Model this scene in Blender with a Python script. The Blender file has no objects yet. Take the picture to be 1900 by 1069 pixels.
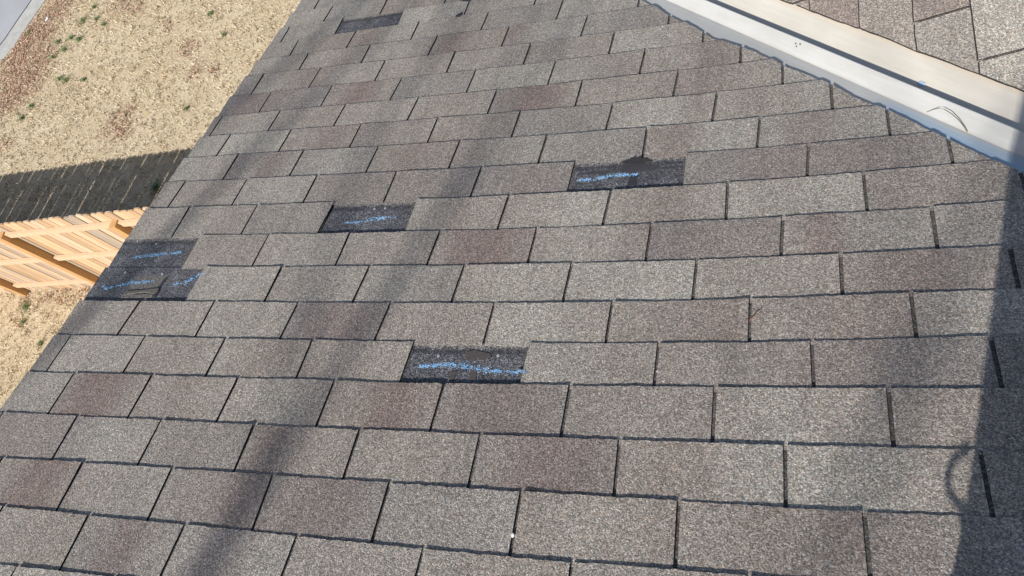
import bpy, bmesh, math, random
import numpy as np
from mathutils import Vector, Matrix

# ---------------------------------------------------------------- camera, sky, sun, exposure
scene = bpy.context.scene
PITCH = math.radians(18.435)
CP, SP = math.cos(PITCH), math.sin(PITCH)
GZ = -5.62                                   # ground height (roof plane passes through the origin)

cam_data = bpy.data.cameras.new('camera')
cam = bpy.data.objects.new('camera', cam_data)
scene.collection.objects.link(cam)
cam_data.sensor_width = 36.0
cam_data.lens = 1354.25 / 1900 * 36
cam_data.clip_start = 0.05
cam_data.clip_end = 500
rx = Vector((0.93511, 0.11722, -0.33441)); dn = Vector((-0.01438, -0.93037, -0.36633)); fw = Vector((-0.35407, 0.34736, -0.86832))
m = Matrix.Identity(4)
for r in range(3):
    m[r][0] = rx[r]; m[r][1] = -dn[r]; m[r][2] = -fw[r]
m.translation = Vector((1.95394, 0.13747, 1.48041))
cam.matrix_world = m
scene.camera = cam

SUN_EL, SUN_AZ = math.radians(40), math.radians(14.2)     # light travels towards +Y, slightly to +X
world = bpy.data.worlds.new('World'); scene.world = world; world.use_nodes = True
wn = world.node_tree.nodes; wl = world.node_tree.links
sky = wn.new('ShaderNodeTexSky'); sky.sky_type = 'NISHITA'; sky.sun_disc = False
sky.dust_density = 1.6; sky.ozone_density = .8; sky.sun_elevation = SUN_EL; sky.sun_rotation = math.pi + SUN_AZ
wl.new(sky.outputs[0], wn['Background'].inputs[0]); wn['Background'].inputs[1].default_value = 0.085
sd = bpy.data.lights.new('sun', 'SUN'); sd.energy = 4.55; sd.angle = math.radians(0.5); sd.color = (1.0, 0.955, 0.89)
so = bpy.data.objects.new('sun', sd); scene.collection.objects.link(so)
ldir = Vector((math.sin(SUN_AZ) * math.cos(SUN_EL), math.cos(SUN_AZ) * math.cos(SUN_EL), -math.sin(SUN_EL)))
so.rotation_euler = ldir.to_track_quat('-Z', 'Y').to_euler(); so.location = (0, -5, 8)
vs = scene.view_settings
vs.view_transform = 'Standard'; vs.look = 'None'; vs.exposure = 0.33; vs.gamma = 1; vs.use_curve_mapping = False

random.seed(7); rng = np.random.default_rng(7)

# measured layout of the courses and finds on the ground (metres)
W3 = [[0.9944, 1.38287], [-0.00014, 1.5201], [-0.00244, 0.03052], [-0.01003, -0.02735], [1.48545, -0.04472], [0.00682, -0.03447], [0.01015, 0.09528], [0.02842, 0.03146], [-0.01217, 0.01475], [0.01089, 0.02135]]
LINES = [None, [-6.4, -16.1, -0.8, -2.2], [4.4, -0.7, -14.5, -8.0], [4.2, 7.8, -7.4, -10.3], [9.0, 15.0, -4.8, -12.0], [0.4, 7.1, 1.2, -0.2], [-5.3, 5.8, 3.7, -1.9], [-4.3, 0.1, 4.1, -6.2], [-3.8, -2.0, 6.1, -0.1], [1.3, 1.1, 6.3, -0.5], [0.0, -3.1, 5.1, -0.6], [2.1, -10.9, -1.3, 3.2], [-0.2, -2.4, 1.2, 5.2], [-2.4, -0.0, 0.4, 9.2], [0.6, 2.4, 0.7, 4.5], [1.4, 1.2, 8.3, -2.4], [2.2, 3.1, 1.9, 2.6], [2.0, -5.1, -6.8, 9.9], [-8.5, -7.9, 0.4, 3.5], [6.1, 0.0, -0.2, 0.3], None]
CUTS = [[0.2053, [[7, 1], [-1, -1], [4, 4], [1, 1], [0, 0]]], [0.0715, [[7, 0], [4, -3], [4, -4], [2, 0], [0, -3], [1, 0], [2, 2]]], [-0.0581, [[-3, -10], [-2, -4], [-3, -6], [-2, -5], [-3, -6], [-3, -6], [-3, -1], [1, 2]]], [-0.202, [[0, 0], [1, 1], [1, 1], [1, 1], [1, 1], [2, 2], [1, 2], [5, 8]]], [-0.3328, [[-9, -8], [0, 1], [4, 4], [-1, -3], [0, 2], [0, 0], [-3, -2], [0, 0], [3, 3]]], [-0.1295, [[-4, 4], [4, 4], [3, 8], [0, 7], [3, 3], [-2, -1], [-1, 0], [1, 3]]], [0.0743, [[-3, -5], [-1, 0], [-1, 7], [-3, 2], [-7, -4], [-6, -3], [-4, -2], [1, 5]]], [-0.0578, [[17, 12], [-1, -2], [4, 4], [3, 8], [-4, -3], [-4, -1], [-3, 4], [0, 3]]], [-0.1922, [[4, -1], [-1, -2], [2, 9], [8, 8], [1, 6], [-6, 0], [-3, -3], [0, 0]]], [-0.3222, [[4, 7], [-3, -4], [-3, -2], [7, 7], [-1, 4], [-6, -3], [1, 1], [-4, 3]]], [-0.119, [[-6, -4], [-9, -7], [2, 4], [5, 10], [-2, 3], [4, 4], [-2, 5]]], [-0.2475, [[-1, 5], [-10, -7], [-3, -1], [3, 5], [-1, 4], [-4, 3], [-5, 5], [-4, -4]]], [-0.377, [[6, 8], [-9, -5], [-9, -4], [-2, 6], [1, 7], [-2, 3], [-5, 4], [-6, -6]]], [-0.1733, [[0, 1], [-7, -4], [-2, 7], [4, 9], [-1, 5], [-2, 6], [-4, -4]]], [-0.2989, [[5, 5], [-11, -6], [-5, -1], [0, 2], [-2, 2], [-3, 2], [-6, -6]]], [-0.0958, [[-5, -4], [-2, 1], [-1, 7], [2, 7], [-3, 6], [-6, -6]]], [-0.2238, [[8, 5], [-8, -4], [-4, -3], [1, 6], [-1, 7], [-5, -5]]], [-0.343, [[8, 7], [-9, -8], [-2, -8], [3, 2], [-4, -4]]], [-0.1417, [[-1, 5], [-7, -7], [-1, -1]]], [-0.2642, [[6, 6]]]]
WEEDS = [[-9.89, 8.29, 0.12], [-9.8, 7.86, 0.13], [-10.02, 7.93, 0.07], [-10.08, 7.67, 0.1], [-10.34, 7.89, 0.06], [-9.55, 8.27, 0.07], [-9.29, 8.1, 0.06], [-9.89, 7.03, 0.07], [-9.71, 6.98, 0.09], [-9.27, 6.92, 0.06], [-10.34, 6.52, 0.07], [-10.45, 6.29, 0.1], [-6.83, 7.88, 0.07], [-6.39, 7.38, 0.05], [-9.73, 8.57, 0.06], [-6.68, 6.03, 0.05], [-11.25, 8.26, 0.07], [-8.62, 2.77, 0.11], [-8.55, 2.55, 0.05], [-8.03, 2.23, 0.06], [-6.79, 4.65, 0.17], [-10.29, 7.55, 0.05]]
LEAVES = [[-11.2, 8.28, 0.45], [-10.81, 8.21, 0.3], [-11.24, 7.79, 0.5], [-10.56, 7.68, 0.35], [-11.07, 7.17, 0.5], [-10.62, 7.11, 0.35], [-11.04, 6.7, 0.4], [-10.68, 8.69, 0.35], [-9.02, 8.55, 0.3], [-8.67, 8.33, 0.2], [-8.12, 5.91, 0.28], [-7.94, 5.76, 0.2], [-6.76, 6.72, 0.16], [-7.92, 6.14, 0.14], [-7.74, 7.8, 0.15], [-7.08, 7.25, 0.2], [-6.36, 6.72, 0.12], [-7.55, 2.99, 0.16], [-7.92, 2.97, 0.16], [-8.23, 2.94, 0.12], [-8.71, 2.88, 0.15], [-10.62, 5.77, 0.2], [-8.6, 2.54, 0.1]]
CHALK = [[[-0.3011, 1.0647], [-0.2342, 1.07], [-0.1605, 1.0749], [-0.0693, 1.0815]], [[-0.3459, 0.9285], [-0.3125, 0.9153], [-0.2748, 0.927], [-0.2209, 0.9409], [-0.1068, 0.9457]], [[-0.0157, 0.929], [0.0368, 0.9399], [0.062, 0.9562], [0.1077, 0.9695]], [[0.567, 1.1887], [0.6198, 1.1878], [0.6679, 1.1972], [0.731, 1.2029], [0.757, 1.2036]], [[1.3518, 1.3218], [1.3999, 1.3195], [1.457, 1.3308], [1.5343, 1.33]], [[1.0294, 0.6214], [1.0685, 0.6242], [1.1216, 0.6308], [1.1776, 0.6239], [1.202, 0.6179], [1.2401, 0.6157], [1.3, 0.611], [1.3358, 0.6121]]]
SPOTS = [[1.1353, 1.7617, 0.09, 1.0, 0], [0.6803, 2.2454, 0.08, 0.7, 0], [0.3254, 1.9563, 0.08, 0.8, 0], [0.7256, 1.505, 0.1, 0.6, 0], [-0.2495, 1.982, 0.08, 0.7, 0], [0.081, 1.5341, 0.07, 0.8, 0], [-0.0666, 1.5667, 0.05, 0.5, 0], [1.1873, 1.3331, 0.1, 0.6, 0], [1.0783, 1.0469, 0.1, 0.9, 0], [0.7073, 0.7625, 0.12, 0.9, 0], [-0.0431, 0.4897, 0.1, 0.9, 0], [1.0017, 0.4941, 0.08, 0.9, 0], [1.2784, 0.4928, 0.12, 1.0, 0], [1.4316, 0.3816, 0.13, 1.0, 0], [-0.0356, 0.196, 0.12, 1.2, 0], [0.9089, 0.2219, 0.12, 1.0, 0], [0.3805, 0.0709, 0.09, 0.9, 0], [2.0424, 1.0772, 0.06, 0.8, 0], [2.2327, 0.9252, 0.12, 0.7, 0], [2.0149, 1.4819, 0.1, 0.5, 0], [1.7228, 1.8828, 0.08, 0.5, 0], [1.6456, 1.4965, 0.07, 0.5, 0], [0.9224, 2.2184, 0.07, 0.7, 0], [0.14, 2.6493, 0.06, 0.5, 0], [0.6567, 0.1837, 0.06, 0.8, 0], [1.6887, 1.583, 0.05, 0.3, 0], [0.3135, 0.4508, 0.08, 0.3, 0], [1.7441, 0.3676, 0.1, 0.4, 0], [2.0425, 0.7826, 0.08, 0.3, 0], [0.6881, 0.2805, 0.05, 0.6, 0], [1.2821, 1.6034, 0.07, 0.2, 0], [1.7915, 0.7662, 0.1, 0.3, 0], [1.9707, 0.6464, 0.1, 0.3, 0], [1.5657, 0.6825, 0.1, 0.3, 0], [1.804, 0.2677, 0.12, 0.3, 0], [2.165, 0.2744, 0.15, 0.4, 0], [0.5176, 0.6051, 0.07, 0.4, 0], [1.6336, 1.2548, 0.05, 0.4, 0], [0.7475, 0.4898, 0.05, 0.7, 1], [0.7485, 0.3609, 0.05, 0.7, 1], [0.653, 0.0619, 0.06, 1.0, 1], [0.6821, 0.2287, 0.05, 0.8, 1], [0.8026, 0.6222, 0.06, 0.6, 1], [0.8484, 0.9467, 0.06, 0.5, 1], [0.9648, 1.1915, 0.06, 0.6, 1], [-0.1527, 1.2843, 0.06, 0.9, 1], [-0.0991, 1.4133, 0.06, 0.6, 1], [0.0306, 1.7377, 0.04, 0.4, 1], [0.0775, 1.5661, 0.04, 0.6, 1], [1.0478, 1.6804, 0.05, 0.7, 1], [0.456, 1.5799, 0.05, 0.7, 1], [1.0168, 1.5263, 0.05, 0.6, 1], [0.5891, 2.1059, 0.06, 0.6, 1], [1.0839, 2.1413, 0.06, 0.6, 1], [0.0733, 1.894, 0.05, 0.6, 1], [-0.1657, 2.3804, 0.07, 0.7, 1], [-0.0534, 2.5354, 0.06, 0.5, 1], [0.2896, 1.9813, 0.04, 0.5, 1], [0.2871, 1.5728, 0.05, 0.5, 1], [1.0134, 2.0368, 0.06, 0.4, 1], [0.4757, 0.7617, 0.05, 0.4, 1], [-0.3058, 0.7822, 0.07, 0.5, 1], [0.1044, 0.675, 0.06, 0.3, 1], [0.7427, 1.6525, 0.05, 0.3, 1], [-0.1555, 1.1854, 0.06, 0.5, 1], [-0.0919, 0.7597, 0.05, 0.4, 1], [1.3171, 0.9537, 0.08, 0.2, 1], [0.2076, 0.5192, 0.05, 0.3, 1]]

# ---------------------------------------------------------------- helpers
def link(name, verts, faces, mat=None, parent=None, cols=None, uvs=None, smooth=False):
    me = bpy.data.meshes.new(name)
    me.from_pydata([tuple(map(float, v)) for v in verts], [], faces)
    if cols is not None:
        ca = me.color_attributes.new('tone', 'FLOAT_COLOR', 'POINT')
        ca.data.foreach_set('color', np.asarray(cols, dtype=np.float32).ravel())
    if uvs is not None:
        uv = me.uv_layers.new(name='UVMap')
        li = np.zeros(len(me.loops), dtype=np.int32); me.loops.foreach_get('vertex_index', li)
        uv.data.foreach_set('uv', np.asarray(uvs, dtype=np.float32)[li].ravel())
    if smooth:
        me.polygons.foreach_set('use_smooth', [True] * len(me.polygons))
    o = bpy.data.objects.new(name, me); scene.collection.objects.link(o)
    if mat: me.materials.append(mat)
    if parent is not None:
        o.parent = parent
        p = parent; off = Vector((0, 0, 0))
        while p is not None: off += Vector(p.location); p = p.parent
        o.location = -off
    me.update()
    return o

def empty(name, loc, label, cat, group=None):
    o = bpy.data.objects.new(name, None); scene.collection.objects.link(o)
    o.location = loc; o.empty_display_size = .2
    o['label'] = label; o['category'] = cat
    if group: o['group'] = group
    return o

def tag(o, label=None, cat=None, group=None, kind=None):
    for k, v in (('label', label), ('category', cat), ('group', group), ('kind', kind)):
        if v: o[k] = v
    return o

class MB:
    def __init__(s): s.v = []; s.f = []; s.c = []; s.uv = []
    def add(s, vs, fs, c=None, uv=None):
        b = len(s.v); s.v += [tuple(x) for x in vs]; s.f += [tuple(b + i for i in f) for f in fs]
        if c is not None: s.c += [c] * len(vs) if not isinstance(c[0], (tuple, list)) else list(c)
        if uv is not None: s.uv += list(uv)
    def box(s, x0, x1, y0, y1, z0, z1, c=None, f=lambda p: p):
        vs = [f((x, y, z)) for z in (z0, z1) for y in (y0, y1) for x in (x0, x1)]
        s.add(vs, [(0, 2, 3, 1), (4, 5, 7, 6), (0, 1, 5, 4), (2, 6, 7, 3), (0, 4, 6, 2), (1, 3, 7, 5)], c)
    def tube(s, pts, r, n=6, c=None):
        pts = [Vector(p) for p in pts]; rings = []
        for i, p in enumerate(pts):
            d = (pts[min(i + 1, len(pts) - 1)] - pts[max(i - 1, 0)]).normalized()
            a = d.orthogonal().normalized(); b = d.cross(a)
            rr = r(i / (len(pts) - 1)) if callable(r) else r
            rings.append([p + (a * math.cos(t) + b * math.sin(t)) * rr for t in [2 * math.pi * k / n for k in range(n)]])
        vs = [v for ring in rings for v in ring]; fs = []
        for i in range(len(rings) - 1):
            for k in range(n):
                fs.append((i * n + k, i * n + (k + 1) % n, (i + 1) * n + (k + 1) % n, (i + 1) * n + k))
        fs += [tuple(range(n))[::-1], tuple((len(rings) - 1) * n + k for k in range(n))]
        s.add(vs, fs, c)
    def build(s, name, mat, parent=None, smooth=False):
        return link(name, s.v, s.f, mat, parent, s.c or None, s.uv or None, smooth)

def mat(name):
    mt = bpy.data.materials.new(name); mt.use_nodes = True
    nt = mt.node_tree; b = nt.nodes['Principled BSDF']
    return mt, nt, b
def N(nt, t, **kw):
    n = nt.nodes.new(t)
    for k, v in kw.items():
        if k.startswith('i_'):
            key = k[2:]; key = int(key) if key.isdigit() else key.replace('_', ' ')
            n.inputs[key].default_value = v
        else: setattr(n, k, v)
    return n
def ramp(nt, stops, interp='LINEAR'):
    r = nt.nodes.new('ShaderNodeValToRGB'); r.color_ramp.interpolation = interp
    e = r.color_ramp.elements
    while len(e) < len(stops): e.new(0.5)
    for el, (p, c) in zip(e, stops):
        el.position = p; el.color = (c, c, c, 1) if not isinstance(c, tuple) else (*c, 1)
    return r
def mixc(nt, fac, a, b, mode='MIX'):
    n = nt.nodes.new('ShaderNodeMix'); n.data_type = 'RGBA'; n.blend_type = mode
    for sock, v in ((n.inputs[0], fac), (n.inputs[6], a), (n.inputs[7], b)):
        if isinstance(v, (int, float)): sock.default_value = v
        elif isinstance(v, tuple): sock.default_value = (*v, 1) if len(v) == 3 else v
        else: nt.links.new(v, sock)
    return n.outputs[2]
def mth(nt, op, a, b=None, clamp=False):
    n = nt.nodes.new('ShaderNodeMath'); n.operation = op; n.use_clamp = clamp
    for i, v in enumerate((a, b)):
        if v is None: continue
        if isinstance(v, (int, float)): n.inputs[i].default_value = v
        else: nt.links.new(v, n.inputs[i])
    return n.outputs[0]

# ---------------------------------------------------------------- materials
def granules(nt, base, contrast=1.0, size=0.0024, bump=0.5):
    """ceramic roofing granules: random bright / dark chips over a base colour"""
    L = nt.links
    tc = N(nt, 'ShaderNodeTexCoord')
    vo = N(nt, 'ShaderNodeTexVoronoi', i_Scale=1 / size, i_Randomness=1.0); L.new(tc.outputs['Object'], vo.inputs['Vector'])
    sx = N(nt, 'ShaderNodeSeparateColor'); L.new(vo.outputs['Color'], sx.inputs[0])
    k = contrast
    r1 = ramp(nt, [(0.0, 1 - .62 * k), (0.22, 1 - .45 * k), (0.5, 1.0 - .08 * k), (0.78, 1 + .22 * k), (0.93, 1 + .6 * k), (1.0, 1 + 1.15 * k)])
    L.new(sx.outputs[0], r1.inputs[0])
    c = mixc(nt, 1.0, base, r1.outputs[0], 'MULTIPLY')
    warm = ramp(nt, [(0.0, (1.10, .97, .90)), (0.5, (1, 1, 1)), (1.0, (.93, 1.0, 1.07))]); L.new(sx.outputs[1], warm.inputs[0])
    c = mixc(nt, 1.0, c, warm.outputs[0], 'MULTIPLY')
    # clumping of chips on a coarser scale
    no = N(nt, 'ShaderNodeTexNoise', i_Scale=110.0, i_Detail=3.0, i_Roughness=.65); L.new(tc.outputs['Object'], no.inputs['Vector'])
    r2 = ramp(nt, [(0.3, .84), (0.7, 1.14)]); L.new(no.outputs[0], r2.inputs[0])
    c = mixc(nt, 1.0, c, r2.outputs[0], 'MULTIPLY')
    no3 = N(nt, 'ShaderNodeTexNoise', i_Scale=9.0, i_Detail=4.0, i_Roughness=.6); L.new(tc.outputs['Object'], no3.inputs['Vector'])
    r3 = ramp(nt, [(0.3, .93), (0.7, 1.06)]); L.new(no3.outputs[0], r3.inputs[0])
    c = mixc(nt, 1.0, c, r3.outputs[0], 'MULTIPLY')
    mp4 = N(nt, 'ShaderNodeMapping'); mp4.inputs['Scale'].default_value = (26, 3.2, 3.2); L.new(tc.outputs['Object'], mp4.inputs[0])   # faint water runs down the slope
    no4 = N(nt, 'ShaderNodeTexNoise', i_Scale=1.0, i_Detail=5.0, i_Roughness=.6); L.new(mp4.outputs[0], no4.inputs['Vector'])
    r4 = ramp(nt, [(0.32, .90), (0.5, 1.0), (0.7, 1.04)]); L.new(no4.outputs[0], r4.inputs[0])
    c = mixc(nt, 1.0, c, r4.outputs[0], 'MULTIPLY')
    bp = N(nt, 'ShaderNodeBump', i_Strength=bump, i_Distance=0.0012)
    hgt = mth(nt, 'SUBTRACT', sx.outputs[2], mth(nt, 'MULTIPLY', vo.outputs['Distance'], 1.2))
    L.new(hgt, bp.inputs['Height'])
    return c, bp.outputs[0]

def shingle_mat():
    mt, nt, b = mat('asphalt_granules'); L = nt.links
    at = N(nt, 'ShaderNodeAttribute', attribute_name='tone')
    sp = N(nt, 'ShaderNodeSeparateColor'); L.new(at.outputs['Color'], sp.inputs[0])
    base = mixc(nt, sp.outputs[2], TAB_GREY, TAB_LIGHT)
    base = mixc(nt, sp.outputs[0], base, TAB_BROWN)
    base = mixc(nt, sp.outputs[1], base, TAB_DARK)
    c, n = granules(nt, base, .88, .0026, .6)
    L.new(c, b.inputs['Base Color']); L.new(n, b.inputs['Normal']); b.inputs['Roughness'].default_value = .9
    b.inputs['Specular IOR Level'].default_value = .3
    return mt
TAB_GREY = (.333, .298, .257); TAB_LIGHT = (.415, .388, .335); TAB_BROWN = (.258, .206, .180); TAB_DARK = (.225, .218, .215)
M_SH = shingle_mat()

def edge_mat():
    mt, nt, b = mat('asphalt_cut_edge'); L = nt.links
    c, n = granules(nt, (.035, .033, .035), .9, .002, .5)
    L.new(c, b.inputs['Base Color']); L.new(n, b.inputs['Normal']); b.inputs['Roughness'].default_value = .95
    return mt
def under_mat():
    mt, nt, b = mat('weathered_under_layer'); L = nt.links
    c, n = granules(nt, (.12, .11, .10), 1.0, .0028, .6)
    L.new(c, b.inputs['Base Color']); L.new(n, b.inputs['Normal']); b.inputs['Roughness'].default_value = .95
    return mt
M_EDGE = edge_mat(); M_UNDER = under_mat()

def patch_mat(tar=()):
    """surface that was under a lost tab: tab colour near the old butt line, a tar strip, then dark chips"""
    mt, nt, b = mat('exposed_under_tab'); L = nt.links
    uv = N(nt, 'ShaderNodeUVMap', uv_map='UVMap'); sx = N(nt, 'ShaderNodeSeparateXYZ'); L.new(uv.outputs[0], sx.inputs[0])
    tc = N(nt, 'ShaderNodeTexCoord')
    no = N(nt, 'ShaderNodeTexNoise', i_Scale=30.0, i_Detail=6.0, i_Roughness=.75); L.new(tc.outputs['Object'], no.inputs['Vector'])
    fine = N(nt, 'ShaderNodeTexNoise', i_Scale=260.0, i_Detail=2.0); L.new(tc.outputs['Object'], fine.inputs['Vector'])
    v = mth(nt, 'ADD', sx.outputs[1], mth(nt, 'MULTIPLY', mth(nt, 'SUBTRACT', no.outputs[0], .5), .024))
    vf = mth(nt, 'ADD', v, mth(nt, 'MULTIPLY', mth(nt, 'SUBTRACT', fine.outputs[0], .5), .05))
    fade = ramp(nt, [(0.0, 0.0), (0.024, 1.0)]); L.new(vf, fade.inputs[0])      # tab-coloured granules fade out
    d1 = mth(nt, 'SUBTRACT', v, .030)
    strip = ramp(nt, [(0.0, 1.0), (0.005, .95), (0.012, 0.0)]); L.new(mth(nt, 'ABSOLUTE', d1), strip.inputs[0])
    gap = ramp(nt, [(0.35, 0.25), (0.6, 1.0)]); L.new(no.outputs[0], gap.inputs[0])
    big = N(nt, 'ShaderNodeTexNoise', i_Scale=14.0, i_Detail=5.0, i_Roughness=.6); L.new(tc.outputs['Object'], big.inputs['Vector'])
    dcol = ramp(nt, [(0.3, (.078, .081, .092)), (0.7, (.155, .157, .170))]); L.new(big.outputs[0], dcol.inputs[0])
    c = mixc(nt, fade.outputs[0], TAB_GREY, dcol.outputs[0])
    c, n = granules(nt, c, 1.3, .0032, .8)
    c = mixc(nt, mth(nt, 'MULTIPLY', mth(nt, 'MULTIPLY', strip.outputs[0], gap.outputs[0]), .85), c, (.028, .028, .034))
    if tar:
        wn_ = N(nt, 'ShaderNodeTexNoise', i_Scale=60.0, i_Detail=5.0, i_Roughness=.8); L.new(tc.outputs['Object'], wn_.inputs['Vector'])
        tot = None
        for (u0, v0, ru, rv, amt) in tar:
            a_ = mth(nt, 'DIVIDE', mth(nt, 'SUBTRACT', sx.outputs[0], u0), ru); b_ = mth(nt, 'DIVIDE', mth(nt, 'SUBTRACT', sx.outputs[1], v0), rv)
            d_ = mth(nt, 'ADD', mth(nt, 'MULTIPLY', a_, a_), mth(nt, 'MULTIPLY', b_, b_))
            d_ = mth(nt, 'ADD', d_, mth(nt, 'MULTIPLY', mth(nt, 'SUBTRACT', wn_.outputs[0], .5), 3.2))
            rr_ = ramp(nt, [(.45, amt), (1.0, 0.0)]); L.new(d_, rr_.inputs[0])
            tot = rr_.outputs[0] if tot is None else mth(nt, 'MAXIMUM', tot, rr_.outputs[0])
        c = mixc(nt, tot, c, (.045, .043, .05))
    L.new(c, b.inputs['Base Color']); L.new(n, b.inputs['Normal']); b.inputs['Roughness'].default_value = .85
    return mt
M_PATCH = patch_mat()
M_PATCH_TAR = patch_mat([(1.522, .022, .042, .026, .95), (1.53, .046, .085, .018, .9), (1.64, .05, .09, .007, .8), (1.41, .052, .055, .009, .85), (1.515, .062, .05, .02, .5), (1.56, .08, .16, .03, .25)])

def simple(name, col, rough=.8, noise=0.0, scale=20, bump=0.0, spec=.5, metal=0.0):
    mt, nt, b = mat(name); L = nt.links
    tc = N(nt, 'ShaderNodeTexCoord'); no = N(nt, 'ShaderNodeTexNoise', i_Scale=scale, i_Detail=5.0, i_Roughness=.65)
    L.new(tc.outputs['Object'], no.inputs['Vector'])
    r = ramp(nt, [(0.3, 1 - noise), (0.7, 1 + noise)]); L.new(no.outputs[0], r.inputs[0])
    L.new(mixc(nt, 1.0, col, r.outputs[0], 'MULTIPLY'), b.inputs['Base Color'])
    if bump:
        bp = N(nt, 'ShaderNodeBump', i_Strength=bump, i_Distance=.002); L.new(no.outputs[0], bp.inputs['Height']); L.new(bp.outputs[0], b.inputs['Normal'])
    b.inputs['Roughness'].default_value = rough; b.inputs['Specular IOR Level'].default_value = spec; b.inputs['Metallic'].default_value = metal
    return mt
M_TARS = simple('thin_tar_film', (.036, .035, .038), .85, .5, 260, .7)
M_TAR = simple('roofing_tar', (.035, .035, .042), .6, .3, 90, .6)
M_NAIL = simple('galvanised_nail', (.38, .38, .39), .5, .2, 200)
M_FIBRE = simple('torn_felt', (.085, .073, .070), .95, .25, 160, .5)
M_DECK = simple('decking', (.05, .045, .04), .9, .2)
M_SIDING = simple('painted_siding', (.62, .60, .55), .7, .05, 3)
M_TRIM = simple('painted_trim', (.7, .69, .66), .55, .05, 6)
def chalk_mat():
    mt, nt, b = mat('blue_chalk'); L = nt.links
    at = N(nt, 'ShaderNodeAttribute', attribute_name='tone'); L.new(at.outputs['Color'], b.inputs['Base Color']); b.inputs['Roughness'].default_value = .95
    return mt
M_CHALK = chalk_mat()
def attr_mat(name, rough=.85, trans=0.0):
    mt, nt, b = mat(name); at = N(nt, 'ShaderNodeAttribute', attribute_name='tone'); nt.links.new(at.outputs['Color'], b.inputs['Base Color'])
    b.inputs['Roughness'].default_value = rough; b.inputs['Specular IOR Level'].default_value = .2
    return mt

# ---------------------------------------------------------------- main roof: measured shingle layout
W3 = np.array(W3)
E_, TW, T = .1428, .333, .0044            # exposure, tab width, shingle thickness (m)
def poly(u, v):
    uc = min(max(u, -.5), 2.75); vc = min(max(v, -.15), 3.05)
    a = (uc - 1.0) / 1.5; b = (vc - 1.4) / 1.5
    B = np.array([a ** i * b ** k for i in range(4) for k in range(4 - i)])
    p = B @ W3
    return p[0] + (u - uc), p[1] + (v - vc)
def line_res(Lx, u):
    if 0 <= Lx < len(LINES) and LINES[Lx] is not None:
        q = (min(max(u, -.45), 2.5) - 1) / 1.5; w = LINES[Lx]
        return (w[0] + w[1] * q + w[2] * q * q + w[3] * q ** 3) / 1000
    return 0.0
def vnoise(x, seed):
    i = math.floor(x); f = x - i; f = f * f * (3 - 2 * f)
    h = lambda n: ((math.sin(n * 127.1 + seed * 311.7) * 43758.5453) % 1.0)
    return h(i) * (1 - f) + h(i + 1) * f
def inv_u(target, v):
    u = target
    for _ in range(4): u += target - poly(u, v)[0]
    return u
def P1(u, v, h=0.0):                       # slope coordinates -> world
    return (u, v * CP + h * SP, -v * SP + h * CP)

VE = [(-3, 3.655), (.465, 3.660), (1.27, 3.662), (1.369, 3.657), (1.517, 3.671), (1.597, 3.660), (1.663, 3.668), (1.791, 3.654), (1.901, 3.656),
      (2.007, 3.624), (2.092, 3.638), (2.187, 3.638), (2.344, 3.660), (6, 3.655)]
def valley_u(v):                           # cut edge of the main roof's shingles
    for (a, sa), (b, sb) in zip(VE, VE[1:]):
        if a <= v <= b:
            S = sa + (sb - sa) * (v - a) / (b - a); break
    else: S = 3.655
    return S + .006 * (vnoise(v * 23, 5) - .5) + .003 * (vnoise(v * 90, 9) - .5) - v * CP
RAKE = -.39
def tone(u, v, row, seed=0, spots=True):
    """(brown, dark, light): soft blends running along a course"""
    br = max(0, vnoise(u / .23 + row * 3.7, row + 11 + seed) - .6) * 1.3
    dk = max(0, vnoise(u / .16 + row * 5.1, row + 71 + seed) - .70) * .9
    lt = vnoise(u / .2 + row * 2.3, row + 31 + seed)
    if spots:
        if _rowsp == {}:
            for q in SPOTS: _rowsp.setdefault(spot_row(q[0], q[1]), []).append(q)
        for su, sv, sw, amt, kd in _rowsp.get(row, ()):
            if abs(u - su) < 3 * sw:
                g = math.exp(-((u - su) / sw) ** 2) * amt
                if kd == 0: br += g; dk *= (1 - .7 * min(g, 1)); lt *= (1 - min(1, g))
    return (min(br, 1.2), min(dk * .85, 1.0), min(max(lt, 0), 1), 1)
_sr = {}; _rowsp = {}
def spot_row(su, sv):
    k = (su, sv)
    if k not in _sr:
        best = None
        for i in range(-6, 26):
            v0 = poly(su, i * E_)[1] + line_res(i, su); v1 = poly(su, (i + 1) * E_)[1] + line_res(i + 1, su)
            if v0 <= sv < v1: best = i
        _sr[k] = best
    return _sr[k]

def vline(Lx, um):
    return poly(um, Lx * E_)[1] + line_res(Lx, um)
I0, I1 = -13, 25
LOST = {4: [(4, 5)], 7: [(-9, 0)], 6: [(-9, 0)], 8: [(2, 3)], 9: [(5, 6)], 17: [(1, 2)]}

tabs, skirts, under = MB(), MB(), MB()
patches = []
def row_cuts(i):
    if 0 <= i < len(CUTS):
        uo, cs = CUTS[i]; uo_e = uo
    else:
        uo = -.2 + .13 * ((i * 1) % 3) + random.uniform(-.01, .01) if i < 0 else -.35 + .13 * ((i * 1) % 3); cs = []
    out = []
    for j in range(-3, 14):
        um = uo + j * TW
        if cs:
            jj = min(max(j, 0), len(cs) - 1); lo, hi = cs[jj]
            if j < 0 or j >= len(cs): lo = hi = (lo + hi) / 2
        else: lo = hi = random.uniform(-3, 3)
        out.append((j, um, lo / 1000, hi / 1000))
    return out

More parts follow.
